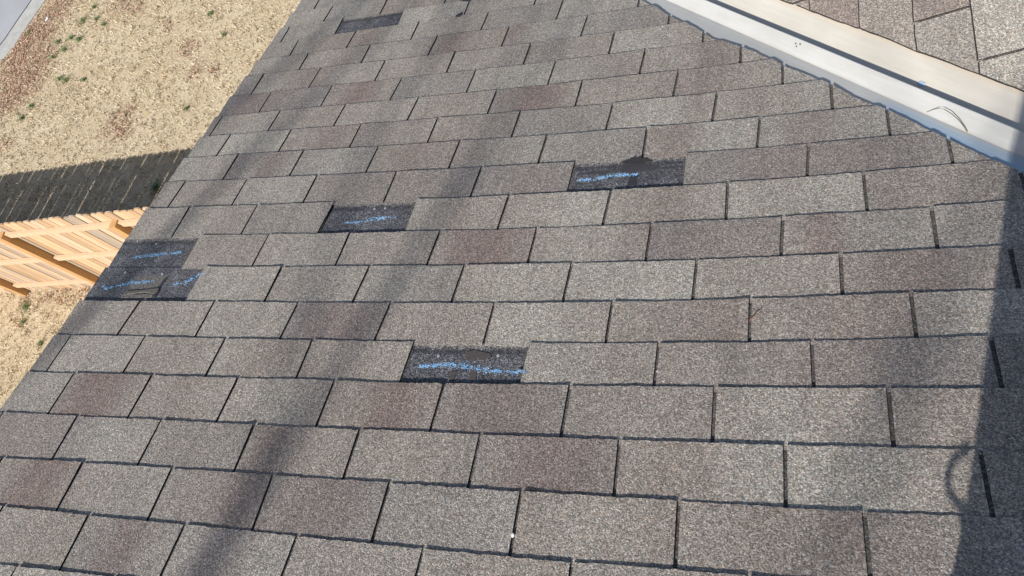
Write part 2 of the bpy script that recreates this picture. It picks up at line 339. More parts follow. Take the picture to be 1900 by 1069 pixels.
for i in range(I0, I1):
    cuts = row_cuts(i)
    vmid = (i + .5) * E_
    rake_lo = inv_u(RAKE + .012 * (vnoise(i * 1.7, 3) - .5), i * E_)
    rake_hi = inv_u(RAKE + .012 * (vnoise(i * 1.7 + 9, 4) - .5) - .004, (i + 1) * E_)
    for (jA, ua, loA, hiA), (jB, ub, loB, hiB) in zip(cuts, cuts[1:]):
        slot = .0039 + random.uniform(-.0006, .0008)
        left = [ua + slot, ua + slot]; right = [ub - slot, ub - slot]
        rl, rh = (loA, hiA), (loB, hiB)
        if right[0] < min(rake_lo, rake_hi) + .015: continue
        clipL = left[0] < rake_lo
        if clipL: left = [rake_lo, rake_hi]; rl = (0, 0)
        v_top = vline(i, left[0])
        if poly(left[0], i * E_)[0] > valley_u(v_top) - .005: continue
        is_lost = any(a <= jA < b for a, b in LOST.get(i, []))
        near = poly(right[0], vmid)[0] > valley_u(v_top + E_ + .02) - .01
        nu, nv = (90 if near else 44), 4
        lift = T * random.uniform(.85, 1.2); tilt = random.uniform(-.0008, .0008); cl_, cr_ = [random.uniform(0, .0022) if random.random() < .35 else 0 for _ in (0, 1)]
        sd_ = random.random() * 100
        tb_ = random.choice([-.1, 0, 0, 0, .12, .2]); tl_ = random.uniform(-.35, .35); td_ = random.choice([0, 0, 0, .15, .3])
        if is_lost:
            patches.append((i, jA, left, right, rl, rh, clipL)); continue
        grid = []; b0 = len(tabs.v)
        for bi in range(nv + 1):
            b = -.06 + 1.06 * bi / nv
            bb = max(b, 0)
            uL = left[0] + (left[1] - left[0]) * bb; uR = right[0] + (right[1] - right[0]) * bb
            row = []
            for ai in range(nu + 1):
                a = ai / nu
                um = uL + (uR - uL) * a
                ures = (rl[0] + (rl[1] - rl[0]) * bb) * (1 - a) + (rh[0] + (rh[1] - rh[0]) * bb) * a
                vv = vline(i, um) * (1 - b) + vline(i + 1, um) * b
                uu = poly(um, (i + b) * E_)[0] + ures
                if b == 1.0: vv += .0026 * (vnoise(uu * 150, sd_) - .5) + .0016 * (vnoise(uu * 50, sd_ + 9) - .5) + .003 * (vnoise(uu * 3, sd_ + 5) - .5)
                row.append([uu, vv, b])
            grid.append(row)
        if near:                           # clip every column where it meets the valley cut
            cols = []
            for ai in range(nu + 1):
                col = [grid[bi][ai] for bi in range(nv + 1)]
                p0, p1 = col[0], col[-1]
                g_ = lambda f: (p0[0] + (p1[0] - p0[0]) * f) - valley_u(p0[1] + (p1[1] - p0[1]) * f)
                if g_(0) > 0: break
                if g_(1) > 0:
                    lo_, hi_ = 0.0, 1.0
                    for _ in range(18):
                        md = (lo_ + hi_) / 2
                        if g_(md) > 0: hi_ = md
                        else: lo_ = md
                    f = lo_; clipped = True
                else: f = 1.0; clipped = False
                cols.append([[p0[0] + (q[0] - p0[0]) * f if f < 1 else q[0], p0[1] + (q[1] - p0[1]) * f if f < 1 else q[1], p0[2] + (q[2] - p0[2]) * f] for q in col])
            if len(cols) < 2: continue
            nu = len(cols) - 1
            grid = [[cols[ai][bi] for ai in range(nu + 1)] for bi in range(nv + 1)]
        zs = lambda b, a: b * lift + max(b, 0) ** 3 * (cl_ * max(0, 1 - a * 5) ** 2 + cr_ * max(0, 1 - (1 - a) * 5) ** 2) + tilt * (a - .5) * b + .0007 * math.sin(a * 5 + sd_) * max(b, 0)
        vs, cs_ = [], []
        for r_ in grid:
            for ai, (uu, vv, b) in enumerate(r_):
                vs.append(P1(uu, vv, zs(b, ai / nu))); cs_.append(tone(uu, vv, i))
        fs = []
        w_ = nu + 1
        width = [r_[-1][0] - r_[0][0] for r_ in grid]
        for bi in range(nv):
            if width[bi] < 1e-4 and width[bi + 1] < 1e-4: continue
            for ai in range(nu):
                fs.append((bi * w_ + ai, bi * w_ + ai + 1, (bi + 1) * w_ + ai + 1, (bi + 1) * w_ + ai)[::-1])
        cs_ = [(min(max(q[0] + tb_, 0), 1.2), max(0, q[1] + td_), min(max(q[2] + tl_, 0), 1), 1) for q in cs_]
        tabs.add(vs, fs, cs_)
        # torn / cut faces around the tab
        def skirt(idx, depth):
            pts = [vs[k] for k in idx]
            low = [(p[0], p[1] - SP * d_, p[2] - CP * d_) for p, d_ in zip(pts, depth)]
            n = len(pts); skirts.add(pts + low, [(k, k + 1, n + k + 1, n + k) for k in range(n - 1)])
        live = [bi for bi in range(nv + 1) if width[bi] > 1e-4]
        if not live: continue
        if width[nv] > 1e-4: skirt([nv * w_ + ai for ai in range(nu + 1)], [(.012 if near and grid[nv][ai][2] < .999 else lift + .0006) for ai in range(w_)])
        skirt([bi * w_ for bi in live], [T + .001] * len(live))
        last = [bi * w_ + nu for bi in live]
        skirt(last, [T + .001 + (.006 if near else 0)] * len(last))

def under_h(i, b):                         # surface below the tabs of course i (b: 0 upslope, 1 at its butt)
    return -T * (1 - b) - .0003
for i in range(I0, I1):
    n = 60
    # the strip under course i, leaving out the lost tabs
    spans = []
    um = inv_u(RAKE + .004, vl := (i + .5) * E_)
    lost_spans = [(p[2], p[3], p[4], p[5]) for p in patches if p[0] == i]
    def strip(mb, ulo, uhi, nn, b_from=-.08, b_to=1.0, hfun=under_h, uv=False, rl=(0, 0), rh=(0, 0)):
        nb = 7; vs = []; uvs = []; ok = []
        for bi in range(nb + 1):
            b = b_from + (b_to - b_from) * bi / nb
            bb = min(max(b, 0), 1)
            uL = ulo[0] + (ulo[1] - ulo[0]) * bb; uR = uhi[0] + (uhi[1] - uhi[0]) * bb
            for ai in range(nn + 1):
                a = ai / nn; um_ = uL + (uR - uL) * a
                vv = vline(i, um_) * (1 - b) + vline(i + 1, um_) * b
                uu = poly(um_, (i + b) * E_)[0] + (rl[0] + (rl[1] - rl[0]) * bb) * (1 - a) + (rh[0] + (rh[1] - rh[0]) * bb) * a
                lim = valley_u(vv) - .0015
                ok.append(uu < lim); uu = min(uu, lim)
                vs.append(P1(uu, vv, hfun(i, b))); uvs.append((uu, (1 - b) * E_))
        fs = []
        for bi in range(nb):
            for ai in range(nn):
                q = (bi * (nn + 1) + ai, bi * (nn + 1) + ai + 1, (bi + 1) * (nn + 1) + ai + 1, (bi + 1) * (nn + 1) + ai)
                if any(ok[k] for k in q): fs.append(q[::-1])
        mb.add(vs, fs, None, uvs if uv else None)
    edges = [(um, um)]
    for L_, R_, rl, rh in lost_spans:
        edges += [(L_[0], L_[1]), (R_[0], R_[1])]
    edges.append((3.9, 3.9))
    for k in range(0, len(edges) - 1, 2):
        a, b_ = edges[k], edges[k + 1]
        if b_[0] - a[0] < .03: continue
        strip(under, a, b_, max(4, int((b_[0] - a[0]) / .04)))

house = empty('house', (3.0, -2.0, GZ), 'brown-grey shingled house roof, its metal valley and walls, seen from on top', 'house')
main_roof = tabs.build('shingle_roof', M_SH, house)
main_roof['label'] = 'weathered brown and grey three-tab shingle slope with lost tabs'
# butt and slot faces stay in the roof mesh's own part family
skirts.build('shingle_edge', M_EDGE, main_roof)
under.build('under_layer', M_UNDER, main_roof)

# lost tabs -------------------------------------------------------
PL = {4: 'bare dark patch nearest the camera with torn brown felt and long chalk line', 8: 'bare dark patch with one short chalk stroke left of centre',
      9: 'bare dark patch with black tar smear and chalk stroke near the valley', 17: 'bare bluish patch without chalk far down the slope',
      7: 'bare dark patch at the roof edge, farther of the two', 6: 'bare dark patch at the roof edge, nearer of the two'}
for i in sorted({p[0] for p in patches}):
    ps = [p for p in patches if p[0] == i]
    mb = MB()
    for (_, jA, left, right, rl, rh, clipL) in ps:
        b0, b1 = -.08, 1.0
        if len(ps) > 1 or i in (6, 7): left = left
        r2 = [right[0] + .0085, right[1] + .0085] if (i in (6, 7) and jA != -1) else right
        hf = under_h
        if i == 7: b0 = -.36; hf = lambda i_, b: (-T * (1 - b) - .0003 if b > 0 else -T * 1.0 - .0003 + b * .0012)
        if i == 6: hf = lambda i_, b: -T * (1 - b) - .0003 - .0014
        strip_i = i
        def strip_p(mb, ulo, uhi, nn, b_from, b_to, hfun, rl, rh, i=i):
            nb = 8; vs = []; uvs = []
            for bi in range(nb + 1):
                b = b_from + (b_to - b_from) * bi / nb; bb = min(max(b, 0), 1)
                uL = ulo[0] + (ulo[1] - ulo[0]) * bb; uR = uhi[0] + (uhi[1] - uhi[0]) * bb
                for ai in range(nn + 1):
                    a = ai / nn; um_ = uL + (uR - uL) * a
                    vv = vline(i, um_) * (1 - b) + vline(i + 1, um_) * b
                    uu = poly(um_, (i + b) * E_)[0] + (rl[0] + (rl[1] - rl[0]) * bb) * (1 - a) + (rh[0] + (rh[1] - rh[0]) * bb) * a
                    vs.append(P1(uu, vv, hfun(i, b)))
                    uvs.append((uu, (1 - b) * E_ if i != 6 else .1))
            fs = [(bi * (nn + 1) + ai, bi * (nn + 1) + ai + 1, (bi + 1) * (nn + 1) + ai + 1, (bi + 1) * (nn + 1) + ai)[::-1] for bi in range(nb) for ai in range(nn)]
            mb.add(vs, fs, None, uvs)
        strip_p(mb, left, r2, 12, b0, b1, hf, rl, rh)
    o = mb.build('bare_patch', M_PATCH_TAR if i == 9 else M_PATCH, main_roof); o['label'] = PL[i]

def flat(name, pts, h, th, m_, parent, label=None, wob=0.0015):
    """thin lamina lying on the slope, outline in slope coordinates"""
    n = len(pts); out = []
    for k in range(n):
        a, b = pts[k], pts[(k + 1) % n]
        for t in (0, .33, .66):
            out.append((a[0] + (b[0] - a[0]) * t + random.uniform(-wob, wob), a[1] + (b[1] - a[1]) * t + random.uniform(-wob, wob)))
    n = len(out)
    vs = [P1(u, v, h + th) for u, v in out] + [P1(u, v, h) for u, v in out]
    o = link(name, vs, [tuple(range(n))] + [(k, (k + 1) % n, n + (k + 1) % n, n + k) for k in range(n)], m_, parent)
    if label: o['label'] = label
    return o
tar_pts = [[[1.4695, 1.357], [1.495, 1.380], [1.5213, 1.3980], [1.54, 1.392], [1.5627, 1.3782], [1.5514, 1.367], [1.5041, 1.3502], [1.4799, 1.3454]],
           [[1.5178, 1.3317], [1.5379, 1.3273], [1.5366, 1.2823], [1.5075, 1.2827]],
           [[1.3654, 1.3751], [1.3985, 1.3841], [1.4336, 1.3777], [1.4522, 1.3657], [1.4189, 1.3618], [1.3842, 1.3656]]]
flat('tar_and_slot_shade', [[1.478, 1.386], [1.492, 1.393], [1.503, 1.401], [1.512, 1.404], [1.520, 1.416], [1.527, 1.405], [1.536, 1.410], [1.545, 1.399], [1.556, 1.400], [1.566, 1.390], [1.58, 1.384], [1.55, 1.372], [1.50, 1.372]], -.0002, .0011, M_TARS, main_roof, None, .003)
flat('tar_and_slot_shade', tar_pts[1], -.0030, .0006, M_TAR, main_roof)
for q in ([[1.1588, 0.6694], [1.179, 0.675], [1.2033, 0.6703], [1.2259, 0.6657], [1.2338, 0.6523], [1.2203, 0.6519], [1.213, 0.645], [1.1916, 0.6513], [1.1897, 0.641], [1.1629, 0.6438]],
          [[1.1317, 0.6074], [1.1449, 0.6095], [1.1456, 0.5863], [1.1323, 0.5792]], [[1.1834, 0.614], [1.2019, 0.6129], [1.2069, 0.5884], [1.1866, 0.5861]]):
    flat('felt_scrap', q, -.0035 if q[0][1] < .62 else -.0008, .0012, M_FIBRE, main_roof)
# remains of the torn tab at the roof edge
def frag_mat():
    mt, nt, b = mat('worn_tab_fragment'); c, n = granules(nt, (.175, .160, .145), .95, .0026, .6)
    nt.links.new(c, b.inputs['Base Color']); nt.links.new(n, b.inputs['Normal']); b.inputs['Roughness'].default_value = .9
    return mt
M_FRAG = frag_mat()
M_PIECE = simple('torn_tab_back', (.12, .11, .095), .9, .3, 140, .6)
flat('torn_tab', [[-0.2058, 0.8986], [-0.1388, 0.9023], [-0.0917, 0.9088], [-0.0613, 0.9106], [-0.0638, 0.8963], [-0.072, 0.8868], [-0.1138, 0.8947], [-0.1937, 0.8887]], -.0035, .005, M_PIECE, main_roof, 'curled strip left of a torn tab at the roof edge')
flat('torn_tab', [[-0.2142, 0.9709], [-0.1441, 0.9716], [-0.0695, 0.9671], [-0.0737, 0.9328], [-0.0778, 0.899], [-0.138, 0.8976], [-0.2017, 0.8961], [-0.2087, 0.9307]], -.0050, .0022, M_FRAG, main_roof, 'flat grey fragment left of a torn tab at the roof edge')
flat('torn_tab', [[-0.2185, 0.8915], [-0.1487, 0.8881], [-0.077, 0.887], [-0.0738, 0.8751], [-0.1368, 0.8711], [-0.217, 0.8721]], -.0052, .0018, M_FRAG, main_roof)
flat('tar_and_slot_shade', [[-0.0663, 0.8749], [-0.0752, 0.9061], [-0.0744, 0.9376], [-0.0669, 0.9669], [-0.0579, 0.9642], [-0.0637, 0.9325], [-0.0581, 0.8986], [-0.0574, 0.8724]], -.0035, .0008, M_TAR, main_roof)  # dark strip painted in for the shade inside the open slot
flat('tar_and_slot_shade', [[0.6364, 2.4702], [0.64, 2.4301], [0.6207, 2.4323], [0.6137, 2.4489]], .0005, .005, M_TAR, main_roof)
flat('tar_and_slot_shade', [[0.5844, 2.588], [0.6605, 2.5613], [0.6475, 2.5515], [0.6147, 2.5655]], .0005, .005, M_TAR, main_roof)

# chalk strokes: little crumbs of blue chalk caught on the chips ----
CL = ['blue chalk stroke on the farther edge patch', 'blue chalk stroke at the roof edge beside the torn tab', 'short blue chalk stroke running onto the tab', 'short blue chalk stroke on the single patch left of centre',
      'blue chalk stroke on the tar smeared patch', 'long blue chalk stroke on the nearest patch']
for s_, (pts, lb) in enumerate(zip(CHALK, CL)):
    mb = MB()
    seg = [(Vector(a), Vector(b)) for a, b in zip(pts, pts[1:])]
    tot = sum((b - a).length for a, b in seg)
    dens = 2900 if s_ in (4, 5, 3) else 1900
    for _ in range(int(tot * dens)):
        d = random.random() * tot; acc = 0
        for a, b in seg:
            l = (b - a).length
            if d <= acc + l: break
            acc += l
        t = (d - acc) / l; p = a + (b - a) * t
        f = d / tot; wgt = .0050 * (1 - .45 * abs(2 * f - 1))
        if vnoise(d * 60, s_ + 2) < .35 and random.random() < .7: continue
        if vnoise(d * 200, s_ + 7) < .35 and random.random() < .5: continue
        q = p + Vector((random.gauss(0, .002), random.gauss(0, wgt)))
        sz = random.uniform(.0005, .0015)
        th = random.random() * 6.28; k = random.randint(4, 5)
        h = .0012 - .0010 if False else 0.0
        # height of the surface it lies on
        row = spot_row(q.x, q.y)
        um = q.x; v0, v1 = vline(row, um), vline(row + 1, um); b_ = (q.y - v0) / (v1 - v0)
        h = under_h(row, b_) + .0008
        if s_ == 5 and q.x > 1.315 or s_ == 2 and q.x > .074: h = b_ * T * 1.15 + .0014
        ring = [P1(q.x + sz * math.cos(th + 6.28 * z / k) * random.uniform(.7, 1.3), q.y + sz * math.sin(th + 6.28 * z / k) * random.uniform(.7, 1.3), h) for z in range(k)]
        low = [P1(q.x + sz * math.cos(th + 6.28 * z / k), q.y + sz * math.sin(th + 6.28 * z / k), h - .0012) for z in range(k)]
        br = random.uniform(.75, 1.15); w = random.random() ** 2.0
        c = (min(1, (.13 + .55 * w) * br), min(1, (.44 + .40 * w) * br), min(1, .88 * br), 1)
        mb.add(ring + low, [tuple(range(k))] + [(z, k + z, k + (z + 1) % k, (z + 1) % k) for z in range(k)], c)
    o = mb.build('chalk_mark', M_CHALK, main_roof); o['label'] = lb

# ---------------------------------------------------------------- valley flashing
SV = 3.793                                # plan position of the valley centre: x + y = SV
def valley_mat():
    mt, nt, b = mat('white_painted_metal'); L = nt.links
    uv = N(nt, 'ShaderNodeUVMap', uv_map='UVMap'); sx = N(nt, 'ShaderNodeSeparateXYZ'); L.new(uv.outputs[0], sx.inputs[0])
    tc = N(nt, 'ShaderNodeTexCoord')
    no = N(nt, 'ShaderNodeTexNoise', i_Scale=5.0, i_Detail=6.0, i_Roughness=.6); L.new(tc.outputs['Object'], no.inputs['Vector'])
    r = ramp(nt, [(0.3, .91), (0.7, 1.03)]); L.new(no.outputs[0], r.inputs[0])
    c = mixc(nt, 1.0, (.49, .495, .485), r.outputs[0], 'MULTIPLY')
    gm = N(nt, 'ShaderNodeMapping'); gm.inputs['Scale'].default_value = (3.5, 55, 1); L.new(uv.outputs[0], gm.inputs[0])
    gn = N(nt, 'ShaderNodeTexNoise', i_Scale=1.0, i_Detail=6.0, i_Roughness=.7); L.new(gm.outputs[0], gn.inputs['Vector'])
    gr = ramp(nt, [(0.40, 0.0), (0.72, .45)]); L.new(gn.outputs[0], gr.inputs[0])
    c = mixc(nt, gr.outputs[0], c, (.36, .35, .32))
    # grit specks
    vo = N(nt, 'ShaderNodeTexVoronoi', i_Scale=70.0); L.new(tc.outputs['Object'], vo.inputs['Vector'])
    sc = N(nt, 'ShaderNodeSeparateColor'); L.new(vo.outputs['Color'], sc.inputs[0])
    near = ramp(nt, [(0.06, 1.0), (0.10, 0.0)]); L.new(vo.outputs['Distance'], near.inputs[0])
    pick = ramp(nt, [(0.66, 0.0), (0.70, 1.0)]); L.new(sc.outputs[0], pick.inputs[0])
    c = mixc(nt, mth(nt, 'MULTIPLY', mth(nt, 'MULTIPLY', near.outputs[0], pick.outputs[0]), .5), c, (.25, .23, .2))
    # rusty dust along the right-hand shingle edge
    dn_ = N(nt, 'ShaderNodeTexNoise', i_Scale=30.0, i_Detail=4.0); L.new(tc.outputs['Object'], dn_.inputs['Vector'])
    q = mth(nt, 'ADD', sx.outputs[1], mth(nt, 'MULTIPLY', dn_.outputs[0], .02))
    dust = ramp(nt, [(0.112, 0.0), (0.132, .4)]); L.new(q, dust.inputs[0])
    c = mixc(nt, dust.outputs[0], c, (.50, .40, .31))
    # right flange coloured lighter and warmer for its fuller sunlight, grubby line at the foot of the rib
    foot = ramp(nt, [(0.0, .5), (0.006, 0.0)]); L.new(mth(nt, 'ABSOLUTE', mth(nt, 'ADD', sx.outputs[1], .039)), foot.inputs[0])
    c = mixc(nt, mth(nt, 'MULTIPLY', foot.outputs[0], dn_.outputs[0]), c, (.40, .36, .29))
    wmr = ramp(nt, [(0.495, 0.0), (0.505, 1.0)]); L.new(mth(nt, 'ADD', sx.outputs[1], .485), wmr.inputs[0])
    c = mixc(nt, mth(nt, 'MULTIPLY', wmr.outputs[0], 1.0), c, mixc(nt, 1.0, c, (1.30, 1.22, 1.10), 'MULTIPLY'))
    # blue chalk rubbed along the left flange: along in [-0.05, .55], streaky
    mp = N(nt, 'ShaderNodeMapping'); mp.inputs['Scale'].default_value = (2.2, 120, 1); L.new(uv.outputs[0], mp.inputs[0])
    st = N(nt, 'ShaderNodeTexNoise', i_Scale=1.0, i_Detail=4.0, i_Roughness=.6); L.new(mp.outputs[0], st.inputs['Vector'])
    sr = ramp(nt, [(0.42, 0.0), (0.66, 1.0)]); L.new(st.outputs[0], sr.inputs[0])
    mp2 = N(nt, 'ShaderNodeTexNoise', i_Scale=12.0, i_Detail=3.0); L.new(tc.outputs['Object'], mp2.inputs['Vector'])
    al = mth(nt, 'ADD', sx.outputs[0], mth(nt, 'MULTIPLY', mth(nt, 'SUBTRACT', mp2.outputs[0], .5), .12))
    ends = ramp(nt, [(0.49, 0.0), (0.58, 1.0), (0.97, 1.0), (1.0, 0.6)]); L.new(al, ends.inputs[0])
    ac = mth(nt, 'ADD', sx.outputs[1], mth(nt, 'MULTIPLY', mth(nt, 'SUBTRACT', mp2.outputs[0], .5), .02))
    band = ramp(nt, [(0.0, 1.0), (0.016, .9), (0.028, 0.0)]); L.new(mth(nt, 'ABSOLUTE', mth(nt, 'ADD', ac, .068)), band.inputs[0])
    fac = mth(nt, 'MULTIPLY', mth(nt, 'MULTIPLY', ends.outputs[0], band.outputs[0]), mth(nt, 'ADD', mth(nt, 'MULTIPLY', sr.outputs[0], .75), .3), )
    c = mixc(nt, fac, c, (.27, .42, .58))
    L.new(c, b.inputs['Base Color']); b.inputs['Roughness'].default_value = .55; b.inputs['Specular IOR Level'].default_value = .35
    bp = N(nt, 'ShaderNodeBump', i_Strength=.15, i_Distance=.004); L.new(no.outputs[0], bp.inputs['Height']); L.new(bp.outputs[0], b.inputs['Normal'])
    return mt
TP = SP / CP
def valley_pt(t, q, h):
    """t: plan distance measured uphill from y=2.344*CP..., q: plan distance across the valley, h: above the slopes"""
    xc = SV / 2 + t * .7071; yc = SV / 2 - t * .7071
    return (xc + q * .7071, yc + q * .7071, -yc * TP + abs(q) * .7071 * TP + h)
RH = .036
prof = [(-.20, -.0085), (-.10, -.0085), (-.045, -.0085), (-.0385, -.0085), (-.0345, -.005), (-.002, RH - .0022), (.0005, RH), (.003, RH - .001), (.006, RH - .006), (.012, -.001), (.015, -.0085), (.05, -.0085), (.10, -.0085), (.20, -.0085)]
mb = MB(); nT = 90; vs = []; uvs = []
for k in range(nT + 1):
    t = -2.15 + 5.05 * k / nT
    for q, h in prof:
        wv = .0012 * (vnoise(t * 9, 2) - .5) if abs(q) > .04 else .0008 * (vnoise(t * 5, 8) - .5)
        vs.append(valley_pt(t, q + wv * .5, h + (wv if abs(q) < .15 else 0))); uvs.append((t, q))
npf = len(prof)
fs = [(k * npf + a, (k + 1) * npf + a, (k + 1) * npf + a + 1, k * npf + a + 1) for k in range(nT) for a in range(npf - 1)]
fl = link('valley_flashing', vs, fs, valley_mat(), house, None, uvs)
fl['label'] = 'white painted metal valley with a raised centre rib and blue chalk rub'
# black scuffs on the rib
for (t, q) in ((.148, -.018), (.140, -.012), (.156, -.009)):
    p = valley_pt(t, q, 0); hh = RH * (q + .036) / .036 + .0006
    ring = []
    for z in range(7):
        a = z / 7 * 6.28; rr = random.uniform(.0015, .004)
        tt, qq = t + rr * math.cos(a), q + rr * .7 * math.sin(a)
        ring.append(valley_pt(tt, qq, RH * (qq + .036) / .036 + .0003))
    link('scuff_mark', ring, [tuple(range(7))], M_TAR, fl)

M_SMUDGE = simple('chalk_smudge', (.36, .47, .62), .8, .25, 60)
for t, q, a_, b_ in ((.553, .040, .012, .007), (.497, .037, .006, .002)):
    ring = [valley_pt(t + a_ * x_ * random.uniform(.85, 1.1), q + b_ * y_ * random.uniform(.85, 1.1), -.0045) for x_, y_ in ((-1, -.6), (-.2, -1), (.6, -.9), (1, .1), (.7, 1), (.1, .7), (-.6, 1), (-.9, .3))]
    link('chalk_smudge', ring, [tuple(range(8))], M_SMUDGE, fl)
# ---------------------------------------------------------------- side roof (other side of the valley)
def P2(a, b, h=0.0):                      # a along +Y, b upslope towards +X
    return (b * CP - h * SP, a, -SV * TP + b * SP + h * CP)
tabs2, skirts2, under2 = MB(), MB(), MB()
S2 = 3.961
def lim2(b): return S2 - b * CP + .006 * (vnoise(b * 9, 21) - .5) + .004 * (vnoise(b * 60, 22) - .5)
offs = {-1: 1.978, 0: 1.79, 1: 1.60, 2: 1.7445, 3: 1.553, 4: 1.36}
def tone2(a, k):
    t = tone(a, 0, k, 400, False)
    f = {0: (.75, 0, .1), 1: (.15, 0, .3), 2: ((.6, 0, .1) if a > 1.7445 else (.1, .1, .5)), 3: (0, .05, .9)}.get(k)
    if f is None: return t
    g = vnoise(a * 6, k + 5) * .3 + .85
    return (f[0] * g, f[1], f[2] * g, 1)
for k in range(-12, 24):
    b_butt = 2.145 + (k * .1465 if k <= 2 else 2 * .1465 + (k - 2) * .1435)
    Ek = .1465 if k < 2 else .1435
    off = offs.get(k, 1.6 + .13 * (k % 5))
    for j in range(-7, 14):
        a0 = off + j * TW + .004; a1 = min(off + (j + 1) * TW - .004, 5.92)
        if a1 - a0 < .03: continue
        if a1 < .0 - 1.0 or a0 > 6: continue
        if a1 < lim2(b_butt + Ek): continue
        near = a0 < lim2(b_butt - .03); nb = 14 if near else 4; na = 10
        lift = T * random.uniform(.9, 1.15); sd_ = random.random() * 99
        vs, cs_, wid = [], [], []
        for bi in range(nb + 1):
            f = 1.06 * (1 - bi / nb)                 # 1.06 upslope -> 0 at butt
            b = b_butt + f * Ek
            A0 = min(max(a0, lim2(b)), a1); wid.append(a1 - A0)
            for ai in range(na + 1):
                a = A0 + (a1 - A0) * ai / na
                bj = b + (.0025 * (vnoise(a * 60, sd_) - .5) if bi == nb else 0)
                vs.append(P2(a, bj, lift * (1 - f))); cs_.append(tone2(a, k))
        w_ = na + 1
        fs = [(bi * w_ + ai, (bi + 1) * w_ + ai, (bi + 1) * w_ + ai + 1, bi * w_ + ai + 1)[::-1] for bi in range(nb) for ai in range(na) if max(wid[bi], wid[bi + 1]) > 1e-4]
        tabs2.add(vs, fs, cs_)
        def sk(idx, d, ex=0.0):
            pts = [vs[q] for q in idx]; low = [(p[0] + SP * d - ex * CP, p[1], p[2] - CP * d - ex * SP) for p in pts]; n = len(pts)
            skirts2.add(pts + low, [(q, q + 1, n + q + 1, n + q) for q in range(n - 1)])
        live = [bi for bi in range(nb + 1) if wid[bi] > 1e-4]
        if len(live) < 2: continue
        if wid[nb] > 1e-4: sk([nb * w_ + ai for ai in range(w_)], lift - .0004, .0042)
        sk([bi * w_ for bi in live], T + (.007 if near else .001)); sk([bi * w_ + na for bi in live], T + .001)
    vs = []; n = 30
    for bi in range(4):
        f = 1.08 * (1 - bi / 3); b = b_butt + f * Ek
        for ai in range(n + 1):
            a = lim2(b) + .002 + (5.8 - lim2(b)) * ai / n
            vs.append(P2(a, b, -T * f - .0003))
    under2.add(vs, [(bi * (n + 1) + ai, (bi + 1) * (n + 1) + ai, (bi + 1) * (n + 1) + ai + 1, bi * (n + 1) + ai + 1)[::-1] for bi in range(3) for ai in range(n)])
side = tabs2.build('side_roof', M_SH, house); side['label'] = 'lighter shingle slope beyond the white metal valley'
skirts2.build('shingle_edge', M_EDGE, side); under2.build('under_layer', M_UNDER, side)

# decking, walls, rake board, ridge ---------------------------------
def quad(name, pts, m_, parent, th=None):
    return link(name, pts, [tuple(range(len(pts)))], m_, parent)
mb = MB()
top, bot = I0 * E_ - .02, I1 * E_ + .02
def under_plane(u0, u1, v0, v1, h0, h1, mbx):
    c = [P1(u, v, h) for h in (h0, h1) for v in (v0, v1) for u in (u0, u1)]
    mbx.add(c, [(0, 2, 3, 1), (4, 5, 7, 6), (0, 1, 5, 4), (2, 6, 7, 3), (0, 4, 6, 2), (1, 3, 7, 5)])
# main deck as a prism following the valley
dk = [(RAKE + .02, top), (SV - .12 - top * CP, top), (SV - .12 - bot * CP, bot), (RAKE + .02, bot)]
vs = [P1(u, v, -.011) for u, v in dk] + [P1(u, v, -.03) for u, v in dk]
mb.add(vs, [(0, 1, 2, 3)[::-1], (4, 5, 6, 7), (0, 1, 5, 4), (1, 2, 6, 5), (2, 3, 7, 6), (3, 0, 4, 7)])
mb.build('roof_deck', M_DECK, house)
mb = MB()
b0, b1 = .35 / CP, 5.7
dk = [(SV + .17 - b0 * CP, b0), (5.8, b0), (5.8, b1), (SV + .17 - b1 * CP, b1)]
vs = [P2(a, b, -.011) for a, b in dk] + [P2(a, b, -.03) for a, b in dk]
mb.add(vs, [(0, 1, 2, 3)[::-1], (4, 5, 6, 7), (0, 1, 5, 4), (1, 2, 6, 5), (2, 3, 7, 6), (3, 0, 4, 7)])
mb.build('roof_deck', M_DECK, house)
mb = MB(); under_plane(RAKE + .012, RAKE + .032, top, bot, -.19, -.012, mb); mb.build('rake_board', M_TRIM, house)
# gable wall (left) and eave wall
yt, yb = top * CP, (bot - .35) * CP
vs = [(-.18, yt, GZ), (-.18, yb, GZ), (-.18, yb, -yb * TP - .04), (-.18, yt, -yt * TP - .04)]
vs += [(-.06, y, z) for _, y, z in vs]
link('gable_wall', vs, [(0, 1, 2, 3), (4, 5, 6, 7)[::-1], (0, 4, 5, 1), (1, 5, 6, 2), (2, 6, 7, 3), (3, 7, 4, 0)], M_SIDING, house)
mb = MB(); mb.box(-.06, .6, yb - .12, yb - .002, GZ, -yb * TP - .05); mb.build('eave_wall', M_SIDING, house)
mb = MB(); mb.box(.6, .72, yb - .12, 5.8, GZ, -SV * TP + .72 * TP - .06); mb.build('side_wall', M_SIDING, house)
mb = MB(); mb.box(.72, 5.3, 5.66, 5.78, GZ, -SV * TP + .72 * TP - .06); mb.build('rear_wall', M_SIDING, house)
# back slope and ridge cap
vs = [(RAKE, yt, -yt * TP - .004), (6.4, yt, -yt * TP - .004), (6.4, yt - 4, -yt * TP - 4 * TP), (RAKE, yt - 4, -yt * TP - 4 * TP)]
link('back_slope', vs, [(0, 1, 2, 3)], M_UNDER, house)
mb = MB()
for k in range(40):
    x = RAKE + .01 + k * .143
    z = -yt * TP
    c = [(x, yt + .15, z - .15 * TP + .012), (x, yt, z + .018), (x, yt - .15, z - .15 * TP + .012), (x + .17, yt + .15, z - .15 * TP + .007), (x + .17, yt, z + .012), (x + .17, yt - .15, z - .15 * TP + .007)]
    mb.add(c, [(0, 1, 4, 3), (1, 2, 5, 4), (0, 3, 5, 2)], tone(x, 0, k % 7, 3, False))
mb.build('ridge_cap', M_SH, house)

